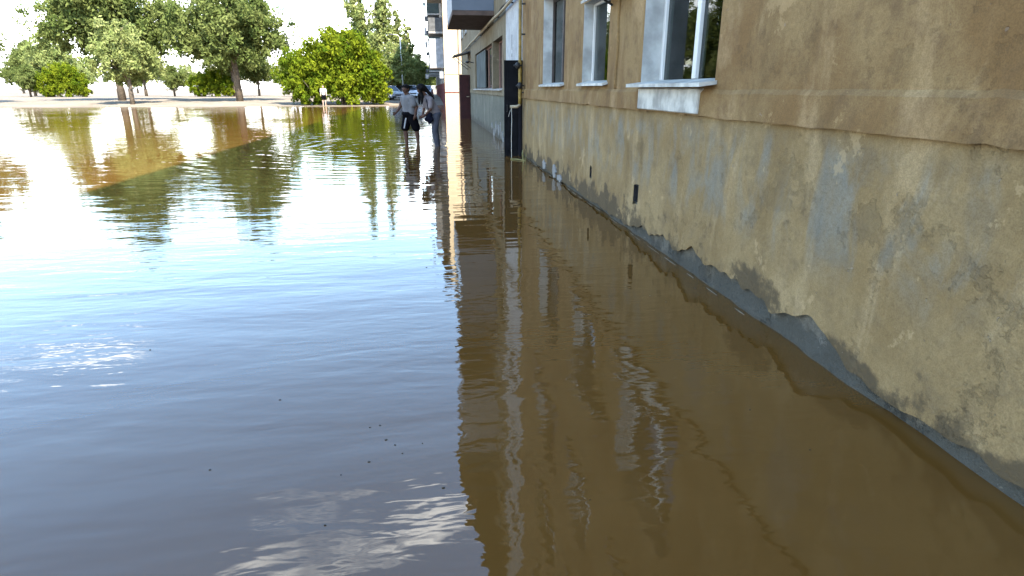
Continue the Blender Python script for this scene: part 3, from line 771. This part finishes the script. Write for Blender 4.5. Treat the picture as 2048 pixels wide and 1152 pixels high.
# bank to the left: shrubs, trees and a far treeline
tall = make_tree('broad_tree', [(0, 0, 5.4, 2.6, 2.6, 2.2), (2.0, -.4, 4.4, 1.9, 1.9, 1.7), (-2.1, .3, 4.6, 2.0, 2.0, 1.8), (.4, .2, 7.2, 1.9, 1.9, 1.5), (-.8, -1.4, 3.6, 1.7, 1.5, 1.3), (1.2, 1.2, 5.8, 1.7, 1.7, 1.6)], 34000, 0.135, 'leaf_mid', 41, 7.6, 0.2, hollow=0.35)
tag(place(tall, -19.0, 66, .3, 1.45), 'broad green tree on the bank nearest the round bright tree', 'tree', 'trees along the left bank')
for (x, y, s, src, lab) in ((-27.0, 61, 1.15, rt, 'small pale green tree on the left bank'), (-31, 68, 1.6, tall, 'broad green tree on the left bank past the small pale tree'), (-42, 60, 1.25, tall, 'leftmost broad green tree on the bank'), (-27, 92, 1.3, tall, 'large tree in the distance between the bank trees'), (-14, 104, 1.3, rd, 'dark tree in the distance left of the poplars'), (-52, 96, 1.4, rt, 'distant tree at the left edge of the view'), (-46, 44, 1.0, bush, 'bright shrub tree on the near left bank'), (-40, 22, 1.05, tall, 'broad tree on the left bank level with us')):
    c = copy_tree(src); place(c, x, y, x * 1.7, s); tag(c, lab, 'tree', 'trees along the left bank')
for i in range(12):
    x = -13.5 - i * 5.6 + rng.uniform(-1, 1); y = 92 + rng.uniform(-5, 9)
    c = copy_tree((bush, rd, tall)[i % 3]); place(c, x, y, i * 2.1, rng.uniform(.55, .95)); tag(c, '%s from right in background row behind left bank' % (('bright green shrub tree', 'small mid green tree', 'broad green tree')[i % 3] + ', ' + ('first', 'second', 'third', 'fourth', 'fifth', 'sixth', 'seventh', 'eighth', 'ninth', 'tenth', 'eleventh', 'last')[i]), 'tree', 'background row of trees')
for i in range(14):
    x = -150 + i * 11.5 + rng.uniform(-3, 3); y = 150 + rng.uniform(-8, 18)
    c = copy_tree(rd if i % 2 else rt); place(c, x, y, i * 1.3, rng.uniform(1.1, 1.5)); tag(c, 'far tree in the treeline on the horizon', 'tree', 'far treeline')

# lamp post on the street
lp = empty('lamp_post', (-3.0, 75, gz(-3, 75)))
tag(lp, 'slim pale lamp post with a small crossarm on the far street', 'lamp post')
p = MB(); p.tube([(-3, 75, 0.2), (-3, 75, 3.5), (-3, 75, 7.1)], [.10, .085, .06], 8); p.build('pole', M['pale_pole'], lp, smooth=True)
p = MB(); p.tube([(-3.45, 75, 4.6), (-2.9, 75, 4.62)], .035, 6); p.build('crossarm', M['pale_pole'], lp)
p = MB(); p.tube([(-3, 75, 7.05), (-3.3, 74.9, 7.35), (-3.8, 74.8, 7.4)], .035, 6); a = p.build('arm', M['pale_pole'], lp, smooth=True)
p = MB(); p.ball((-4.0, 74.8, 7.38), (.3, .12, .07)); p.build('lamp_head', M['grey_sheet'], a, smooth=True)

# ------------------------------------------------------------------ parked cars
def paint(name, c):
    t = NT(name); t.b.inputs['Coat Weight'].default_value = 0.6; t.b.inputs['Coat Roughness'].default_value = 0.06
    return t.fin(c, 0.35, 0.5)
M['car_white'] = paint('white_car_paint', (0.62, 0.63, 0.64)); M['car_silver'] = paint('silver_car_paint', (0.36, 0.38, 0.40)); M['car_dark'] = paint('dark_car_paint', (0.03, 0.035, 0.045))
M['tyre'] = plain('tyre_rubber', (0.02, 0.02, 0.02), .85, .1); M['rim'] = plain('wheel_rim', (.42, .43, .44), .35, .08, metal=.6)
M['trim'] = plain('black_trim', (.025, .025, .026), .6, .1); M['lamp'] = plain('headlight_lens', (.75, .77, .80), .1, .03, spec=.6)
M['tail'] = plain('tail_light_lens', (.35, .02, .02), .2, .05)
def make_car(mat):
    """hatchback, nose towards -y, about 3.9 m long"""
    root = empty('parked_car')
    # side profile stations: y, half width, sill z, belt z, roof z(or None)
    st = [(-1.95, .62, .36, .62), (-1.88, .74, .26, .74), (-1.55, .80, .22, .84), (-.75, .82, .20, .93), (0, .83, .20, .95), (.9, .83, .20, .96), (1.55, .81, .22, .96), (1.88, .76, .26, .92), (1.95, .70, .36, .80)]
    b = MB(); ring = 8; vs = []
    for (y, hw, z0, z1) in st:
        zm = (z0 + z1) / 2
        vs += [(-hw * .9, y, z0), (-hw, y, zm - .1), (-hw * .985, y, zm + .12), (-hw * .9, y, z1), (hw * .9, y, z1), (hw * .985, y, zm + .12), (hw, y, zm - .1), (hw * .9, y, z0)]
    fs = []
    for i in range(len(st) - 1):
        for j in range(ring): fs.append((i * ring + j, i * ring + (j + 1) % ring, (i + 1) * ring + (j + 1) % ring, (i + 1) * ring + j))
    fs += [tuple(range(ring)), tuple(range((len(st) - 1) * ring, len(st) * ring))]
    b.add(vs, fs); body = recalc(b.build('body', M[mat], root, smooth=False, world=False))
    bv = body.modifiers.new('bevel', 'BEVEL'); bv.width = .03; bv.segments = 2
    c = MB()   # cabin pillars and roof
    roof = [(-.12, .56), (1.25, .57)]
    c.box(-.57, .57, -.05, 1.28, 1.40, 1.46, .02)
    for sx in (-1, 1):
        for (ya, za, yb, zb) in ((-.82, .93, -.08, 1.42), (.48, .95, .50, 1.42), (1.62, .95, 1.24, 1.42)):
            c.tube([(sx * .72, ya, za), (sx * .55, yb, zb)], .035, 5)
    c.build('cabin_frame', M[mat], root, world=False)
    gvs = [(-.72, -.78, .93), (.72, -.78, .93), (.55, -.06, 1.41), (-.55, -.06, 1.41), (-.72, 1.60, .95), (.72, 1.60, .95), (.55, 1.22, 1.41), (-.55, 1.22, 1.41)]
    for nm, f in (('windscreen', (0, 1, 2, 3)), ('rear_window', (5, 4, 7, 6)), ('side_window', (1, 5, 6, 2)), ('side_window', (4, 0, 3, 7))):
        q = MB(); q.quad(*[gvs[i] for i in f]); q.build(nm, M['dark_glass'], root, world=False)
    for sx in (-1, 1):
        for yy in (-1.22, 1.22):
            wv = MB(); n = 16
            wv.tube([(sx * .82, yy, .30), (sx * .66, yy, .30)], .30, n); wo = wv.build('wheel', M['tyre'], root, world=False)
            rv = MB(); rv.tube([(sx * .835, yy, .30), (sx * .80, yy, .30)], .19, n); rv.build('rim', M['rim'], wo, world=False)
        h = MB(); h.ball((sx * .56, -1.885, .60), (.16, .06, .08)); h.build('headlight', M['lamp'], root, smooth=True, world=False)
        h = MB(); h.ball((sx * .66, 1.90, .74), (.08, .05, .13)); h.build('tail_light', M['tail'], root, smooth=True, world=False)
        h = MB(); h.ball((sx * .90, -.62, 1.0), (.09, .06, .07)); h.build('mirror', M['trim'], root, smooth=True, world=False)
    q = MB(); q.box(-.36, .36, -1.985, -1.94, .48, .58, .01); q.build('grille', M['trim'], root, world=False)
    q = MB(); q.box(-.70, .70, -2.0, -1.90, .26, .40, .03); q.build('bumper', M['trim' if mat != 'car_white' else mat], root, world=False)
    q = MB(); q.box(-.26, .26, -2.012, -2.001, .30, .40); q.build('number_plate', M['pvc'], root, world=False)
    return root
for (x, y, rz, mt, lab) in ((-4.15, 69.5, R(28), 'car_silver', 'silver hatchback parked at the edge of the big green tree'), (-2.1, 76, R(8), 'car_white', 'white hatchback parked on the street behind the boy'), (-0.35, 73, R(-4), 'car_white', 'white hatchback parked close to the far block behind the girl'), (-3.3, 84, R(60), 'car_dark', 'dark hatchback parked under the street trees by the lamp post')):
    c = make_car(mt); c.location = (x, y, gz(x, y)); c.rotation_euler = (0, 0, rz); tag(c, lab, 'car', 'cars parked on the far street')

# ------------------------------------------------------------------ people
M['skin'] = plain('skin', (0.07, 0.034, 0.021), .75, .08, 9.0); M['skin2'] = plain('pale_skin', (0.42, 0.27, 0.20), .55, .08, 9.0)
M['hair'] = plain('black_hair', (0.006, 0.005, 0.005), .85, .2, 30.0, .1); M['tshirt'] = plain('grey_white_cotton', (0.115, 0.112, 0.112), .95, .12, 7.0)
M['blouse'] = plain('pale_pink_cotton', (0.14, 0.12, 0.12), .95, .12, 7.0); M['shorts'] = plain('black_shorts', (0.003, 0.003, 0.004), .95, .2, 8.0, .05)
M['stripe'] = plain('white_stripe', (0.25, 0.25, 0.25), .9, .05); M['jeans'] = plain('wet_grey_blue_jeans', (0.045, 0.047, 0.06), .9, .22, 6.0)
M['bag'] = plain('navy_cloth', (0.006, 0.007, 0.014), .95, .2, 8.0, .05); M['eye'] = plain('eye_dark', (.01, .008, .007), .3, .1); M['white_cloth'] = plain('white_cotton', (.62, .62, .62), .95, .1, 7.0)
def blob(name, parts, mat, parent, voxel=0.012, smooth=6):
    """one continuous skin over tapered limbs: capsules (p, r, q, s) and ellipsoids (c, (rx, ry, rz))"""
    m = MB()
    for p in parts:
        if len(p) == 2: m.ball(p[0], p[1], 14, 9)
        else:
            a, r, b, s = p; a, b = Vector(a), Vector(b)
            n = 6
            m.ball(a, r, 12, 8); m.ball(b, s, 12, 8)
            if (b - a).length > 1e-5: m.tube([a + (b - a) * (k / n) for k in range(n + 1)], [r + (s - r) * k / n for k in range(n + 1)], 12)
    o = m.build(name, mat, None, world=False)
    rm = o.modifiers.new('remesh', 'REMESH'); rm.mode = 'VOXEL'; rm.voxel_size = voxel
    sm = o.modifiers.new('smooth', 'SMOOTH'); sm.iterations = smooth; sm.factor = .5
    bpy.context.view_layer.update()
    me = bpy.data.meshes.new_from_object(o.evaluated_get(bpy.context.evaluated_depsgraph_get()))
    bpy.data.objects.remove(o)
    me.polygons.foreach_set('use_smooth', [True] * len(me.polygons))
    if not me.materials: me.materials.append(mat)
    me.name = name
    return link(bpy.data.objects.new(name, me), parent)
def hand(parts, wrist, direc, side, curl=.5):
    """palm, four unequal curled fingers and a thumb off the side of the palm"""
    w = Vector(wrist); d = Vector(direc).normalized(); s = Vector(side); s = (s - d * s.dot(d)).normalized(); n = d.cross(s)
    parts.append((w, .024, w + d * .045, .033)); parts.append((w + d * .045, .033, w + d * .075, .028))
    for k, (o, ln) in enumerate(((-.027, .062), (-.009, .072), (.009, .068), (.027, .052))):
        a = w + d * .075 + s * o; b = a + d * ln * .5 + n * curl * .012; c = b + (d * (1 - curl * .6) + n * curl).normalized() * ln * .5
        parts.append((a, .0095, b, .0088)); parts.append((b, .0088, c, .007))
    a = w + d * .03 - s * .028; b = a - s * .025 + d * .028; parts.append((a, .012, b, .0105)); parts.append((b, .0105, b + d * .03 + n * .01, .008))
def head(parts, c, fwd, tilt=0.0):
    """skull, jaw, nose, ears, lips; returns a function giving points on the head"""
    f = Vector(fwd).normalized(); u = Vector((0, 0, 1)); u = (u - f * u.dot(f)).normalized(); r = f.cross(u); c = Vector(c)
    P_ = lambda a, b, d: c + r * a + f * b + u * d
    parts.append((P_(0, -.01, .03), .086, P_(0, .012, .012), .078)); parts.append((P_(0, .025, -.03), .062, P_(0, .045, -.075), .038))
    parts.append((P_(0, .082, .005), .010, P_(0, .098, -.026), .014)); parts.append((P_(-.018, .078, -.058), .010, P_(.018, .078, -.058), .010))
    for s in (-1, 1): parts.append((P_(s * .084, -.005, .01), .014, P_(s * .084, -.005, -.022), .010))
    return P_
def eyes(P_, parent):
    for s in (-1, 1):
        m = MB(); m.ball(P_(s * .031, .079, .012), (.011, .011, .008), 8, 6); m.build('eye', M['eye'], parent, smooth=True, world=False)
V = Vector

def boy():
    root = empty('person', (-0.56, 17.52, 0)); root.scale = (1.22, 1.22, 1.0)
    tag(root, 'person in grey t-shirt and black striped shorts wading ankle deep, one arm held out', 'person')
    rt_ = V((.50, -.40, 0)); 
    # body faces left and a little to the camera: forward f, sideways s
    f = V((-.80, -.60, 0)); s = V((.60, -.80, 0))   # s = the person's left-hand side, towards the camera
    def L(a, b, z): return s * a + f * b + V((0, 0, z))
    B = []
    hipz = .80; sh = 1.27
    B += [(L(0, 0, .84), (.15, .15, .13)), (L(0, 0, .82), .135, L(0, .01, 1.05), .125), (L(0, .01, 1.05), .125, L(0, .02, 1.20), .135)]
    B += [(L(-.15, .03, sh), .058, L(.15, .03, sh), .058), (L(0, .03, 1.27), .075, L(0, .05, 1.40), .052)]
    # arms: near arm hanging, far arm held out
    B += [(L(.18, .03, sh - .01), .052, L(.23, -.04, 1.02), .042), (L(.23, -.04, 1.02), .040, L(.225, .0, .80), .029)]
    hand(B, L(.225, .0, .80), L(0, .05, -.2), L(0, 1, 0), .7)
    B += [(L(-.18, .03, sh - .01), .052, L(-.24, .07, 1.03), .042), (L(-.24, .07, 1.03), .040, L(-.20, .22, .86), .029)]
    hand(B, L(-.20, .22, .86), L(-.0, .16, -.10), L(0, 0, -1), .7)
    # legs: planted in the water
    for sx, k in ((1, -.10), (-1, .07)):
        B += [(L(.085 * sx, 0, .80), .088, L(.105 * sx, k, .40), .057), (L(.105 * sx, k, .40), .056, L(.108 * sx, k - .02, .22), .052), (L(.108 * sx, k - .02, .22), .050, L(.11 * sx, k - .03, -.03), .034)]
        B += [(L(.11 * sx, k - .06, -.09), .038, L(.12 * sx, k + .12, -.115), .030)]
    hf = V((-.55, -.83, -.12))
    P_ = head(B, L(0, .07, 1.485), hf)
    body = blob('body', B, M['skin'], root, .0105)
    eyes(P_, body)
    H = [(P_(0, -.018, .042), (.098, .098, .088)), (P_(0, -.05, .0), .078, P_(0, -.055, -.04), .055), (P_(-.03, .05, .085), .030, P_(.03, .05, .085), .030)]
    blob('hair', H, M['hair'], root, .011)
    T = [(L(0, .0, .86), .158, L(0, .01, 1.05), .150), (L(0, .01, 1.05), .150, L(0, .02, 1.2), .150), (L(-.14, .03, sh), .072, L(.14, .03, sh), .072), (L(0, .02, 1.30), .075, L(0, .03, 1.335), .066)]
    for sx in (1, -1): T += [(L(.17 * sx, .03, sh - .005), .072, L(.222 * sx, .024, 1.08), .068), (L(.1 * sx, .0, .86), .1, L(.1 * sx, .02, 1.1), .09)]
    blob('t_shirt', T, M['tshirt'], root, .013, 5)
    S = [(L(0, 0, .83), (.178, .174, .13))]
    for sx, k in ((1, -.10), (-1, .07)): S += [(L(.085 * sx, 0, .78), .112, L(.108 * sx, k * .9, .44), .098)]
    so = blob('shorts', S, M['shorts'], root, .013, 4)
    q = MB()
    def sp2(u, o):
        return L(-(.085 + .023 * u), .063 * u, .78 - .345 * u) + (s * math.cos(o) + f * math.sin(o)) * (.117 - .012 * u)
    for i in range(8): q.quad(sp2(i / 8, .72), sp2(i / 8, 1.0), sp2((i + 1) / 8, 1.0), sp2((i + 1) / 8, .72))
    q.build('side_stripe', M['stripe'], so, world=False)
    return root
boy()

def girl():
    root = empty('person', (0.12, 16.82, 0)); root.scale = (1.2, 1.2, 1.0)
    tag(root, 'person with long dark hair, pale top and grey jeans, bending forward in water', 'person')
    f = V((-.93, -.37, 0)); s = V((.37, -.93, 0))
    def L(a, b, z): return s * a + f * b + V((0, 0, z))
    B = []
    hp = L(0, 0, .84); ch = L(0, .13, 1.20); nk = L(0, .20, 1.34)
    B += [(L(0, -.02, .83), (.145, .14, .13)), (hp, .125, L(0, .05, 1.02), .105), (L(0, .05, 1.02), .105, ch, .115), (ch, .10, nk, .048)]
    B += [(ch + s * -.135 + V((0, 0, .03)), .05, ch + s * .135 + V((0, 0, .03)), .05), (nk, .048, L(0, .25, 1.42), .045)]
    for sx, e in ((1, .10), (-1, .12)):
        a = ch + s * (.155 * sx) + V((0, 0, .03)); b = L(.19 * sx, .16, .97); c = L(.10 * sx, .24, .80 + (.04 if sx > 0 else 0))
        B += [(a, .046, b, .036), (b, .035, c, .025)]
        hand(B, c, L(-.03 * sx, .10, -.08), L(0, 0, -1), .8)
    for sx, k in ((1, .02), (-1, -.06)):
        B += [(L(.075 * sx, -.02, .82), .085, L(.07 * sx, k + .01, .43), .055), (L(.07 * sx, k + .01, .43), .054, L(.07 * sx, k - .03, .22), .050), (L(.07 * sx, k - .03, .22), .048, L(.07 * sx, k - .04, -.04), .033), (L(.07 * sx, k - .06, -.09), .036, L(.075 * sx, k + .10, -.115), .028)]
    hf = V((-.86, -.30, -.42))
    P_ = head(B, L(0, .29, 1.485), hf)
    body = blob('body', B, M['skin'], root, .0105)
    eyes(P_, body)
    H = [(P_(0, -.018, .038), (.105, .105, .095)), (P_(0, -.06, .0), .085, P_(0, -.09, -.06), .065)]
    # locks falling forward past the face and a tail over the back
    for sx in (1, -1): H += [(P_(.085 * sx, .0, .03), .042, L(.09 * sx, .30, 1.30), .040), (L(.09 * sx, .30, 1.30), .040, L(.075 * sx, .31, 1.12), .022)]
    H += [(P_(0, -.08, .02), .055, L(.03, .12, 1.40), .045), (L(.03, .12, 1.40), .045, L(.05, .02, 1.24), .028)]
    blob('hair', H, M['hair'], root, .011)
    T = [(L(0, .0, .90), .145, L(0, .05, 1.02), .132), (L(0, .05, 1.02), .132, ch, .132), (ch, .115, L(0, .175, 1.29), .072), (ch + s * -.13 + V((0, 0, .03)), .064, ch + s * .13 + V((0, 0, .03)), .064)]
    for sx in (1, -1):
        a = ch + s * (.155 * sx) + V((0, 0, .03)); b = L(.19 * sx, .16, .97); T += [(a, .062, a.lerp(b, .75), .055)]
    blob('blouse', T, M['blouse'], root, .013, 5)
    J = [(L(0, -.02, .84), (.152, .148, .12))]
    for sx, k in ((1, .02), (-1, -.06)): J += [(L(.075 * sx, -.02, .82), .098, L(.07 * sx, k + .01, .43), .072), (L(.07 * sx, k + .01, .43), .072, L(.07 * sx, k - .04, .0), .056)]
    blob('jeans', J, M['jeans'], root, .013, 5)
    return root
girl()
g_ = empty('shoulder_bag', (-0.05, 16.70, .70))
tag(g_, 'dark navy cloth bag held at the hip of the bending person', 'bag')
blob('pouch', [((-.02, -.06, .02), .07, (.05, -.08, .04), .085), ((-.01, -.06, .13), .055, (.06, -.09, .14), .065), ((.04, -.08, -.06), .05, (.09, -.1, .02), .06)], M['bag'], g_, .012)
q = MB(); q.tube([(.0, -.07, .14), (.02, -.12, .26), (.0, -.14, .42), (-.03, -.1, .55)], .010, 6); q.build('strap', M['bag'], g_, smooth=True, world=False)

def bank_person():
    root = empty('person', (-9.3, 57.2, gz(-9.3, 57.2)))
    tag(root, 'person in white shirt and dark shorts standing on the bank beside big tree', 'person')
    B = [((0, 0, .95), (.16, .12, .13)), ((0, 0, .95), .13, (0, 0, 1.2), .125), ((0, 0, 1.2), .13, (0, 0, 1.36), .11), ((-.17, 0, 1.42), .055, (.17, 0, 1.42), .055), ((0, 0, 1.42), .06, (0, -.01, 1.54), .05)]
    for sx in (1, -1):
        B += [((.2 * sx, 0, 1.41), .05, (.25 * sx, .02, 1.14), .042), ((.25 * sx, .02, 1.14), .04, (.25 * sx, -.08, .92), .028)]
        hand(B, (.25 * sx, -.08, .92), (0, -.1, -.3), (0, 1, 0), .5)
        B += [((.09 * sx, 0, .92), .09, (.11 * sx, -.02, .5), .058), ((.11 * sx, -.02, .5), .056, (.11 * sx, .01, .08), .037), ((.11 * sx, .03, .045), .038, (.12 * sx, -.14, .03), .030)]
    P_ = head(B, (0, -.02, 1.645), (0.2, -1, 0))
    eyes(P_, blob('body', B, M['skin2'], root, .012))
    blob('hair', [(P_(0, -.018, .042), (.096, .096, .086))], M['hair'], root, .012)
    blob('shirt', [((0, 0, .98), .15, (0, 0, 1.2), .145), ((0, 0, 1.2), .145, (0, 0, 1.36), .12), ((-.17, 0, 1.42), .07, (.17, 0, 1.42), .07), ((.2, 0, 1.41), .068, (.24, .01, 1.2), .06), ((-.2, 0, 1.41), .068, (-.24, .01, 1.2), .06)], M['white_cloth'], root, .014)
    blob('shorts', [((0, 0, .93), (.165, .14, .1)), ((.09, 0, .9), .105, (.11, -.01, .56), .092), ((-.09, 0, .9), .105, (-.11, -.01, .56), .092)], M['shorts'], root, .014)
bank_person()

# ------------------------------------------------------------------ litter at the waterline
def patch(yc, zc_, ry, rz, seed, X, mat='trash'):
    m = MB(); n = 26; pts = []
    for k in range(n):
        a = 2 * math.pi * k / n
        r_ = 1 + .55 * mnoise.noise(V((math.cos(a) * 1.6, math.sin(a) * 1.6, seed * 3.1))) + .3 * mnoise.noise(V((math.cos(a) * 4, math.sin(a) * 4, seed * 7.7)))
        pts.append((yc + ry * r_ * math.cos(a), max(-.03, zc_ + rz * r_ * math.sin(a))))
    m.add([(X, p[0], p[1]) for p in pts] + [(X + .03, p[0], p[1]) for p in pts], [tuple(range(n))] + [(k, (k + 1) % n, n + (k + 1) % n, n + k) for k in range(n)])
    return recalc(m.build('paint_patch', M[mat], bld))
for i, (yc, zc_, ry, rz) in enumerate(((11.25, .13, .18, .07), (10.3, .13, .15, .10), (9.85, .06, .15, .06))): patch(yc, zc_, ry, rz, i + 1, WX - .012)
for i in range(9): patch(17.7 + i * .42 + rng.uniform(-.1, .1), rng.uniform(.0, .35), rng.uniform(.05, .16), rng.uniform(.08, .24), i + 20, WX - .012)
fo = MB(); yy = 3.6
while yy < 13.5:
    n = rng.randint(1, 3)
    ln = rng.uniform(.05, .35); w_ = rng.uniform(.004, .011)
    x = WX - .004 - w_ * .5 + rng.uniform(-.012, .004)
    fo.tube([(x, yy, .003), (x - .004, yy + ln * .5, .005), (x, yy + ln, .003)], [w_ * .4, w_ * .6, w_ * .3], 5)
    yy += ln + rng.uniform(.0, .5)
tag(fo.build('scum_line', M['foam'], None), 'thin broken line of pale scum along the foot of the wall', 'scum', kind='stuff')
wd = MB(); wd.tube([(2.05, 13.2, -.05), (2.0, 13.1, .16), (1.96, 12.9, .24), (1.92, 12.7, .17), (1.93, 12.55, -.03)], .008, 5); wd.tube([(2.02, 12.9, -.05), (2.03, 12.85, .2), (1.99, 12.7, .28)], .007, 5); wd.tube([(1.75, 13.3, .01), (1.88, 13.15, .02), (2.02, 12.95, .01)], .010, 5)
tag(wd.build('bent_stalk', M['weed'], None), 'bent dry stalks standing in the water by the black door', 'stalk')
def px_ground(x, y):
    th, ph, F = R(PITCH), R(YAW), 1182.0
    fw = V((math.sin(ph) * math.cos(th), math.cos(ph) * math.cos(th), -math.sin(th))); r_ = V((math.cos(ph), -math.sin(ph), 0)); u_ = r_.cross(fw)
    d = fw * F + r_ * (x - 1024) - u_ * (y - 576)
    return V((0, 0, 1.5)) + d * (-1.5 / d.z)
for i, (x, y, sz) in enumerate(((740, 855, 5), (760, 851, 5), (772, 880, 8), (790, 890, 6), (805, 907, 4), (738, 924, 8), (887, 976, 9), (650, 1051, 7), (682, 950, 4), (853, 535, 4), (862, 520, 3), (1332, 604, 4), (1300, 592, 4), (1390, 577, 5), (845, 887, 3), (560, 800, 6), (420, 940, 6), (300, 700, 5), (1500, 820, 5), (1620, 900, 5), (1180, 1000, 4))):
    c = px_ground(x, y); r_ = sz * 0.5 * c.y / 1250 * 0.6
    m = MB(); k = 7
    pts = [(c.x + 1.5 * r_ * (1 + .5 * mnoise.noise(V((j * 1.3, i, 0)))) * math.cos(2 * math.pi * j / k), c.y + 0.9 * r_ * math.sin(2 * math.pi * j / k), .0015 + .0012 * ((j + i) % 2)) for j in range(k)]
    m.add(pts + [(p[0], p[1], -.003) for p in pts], [tuple(range(k))] + [(j, (j + 1) % k, k + (j + 1) % k, k + j) for j in range(k)])
    tag(m.build('floating_leaf', M['speck' if i not in (11, 12, 13) else 'foam'], None), 'tiny speck of leaf litter floating on the brown water', 'leaf', 'specks floating on the water')
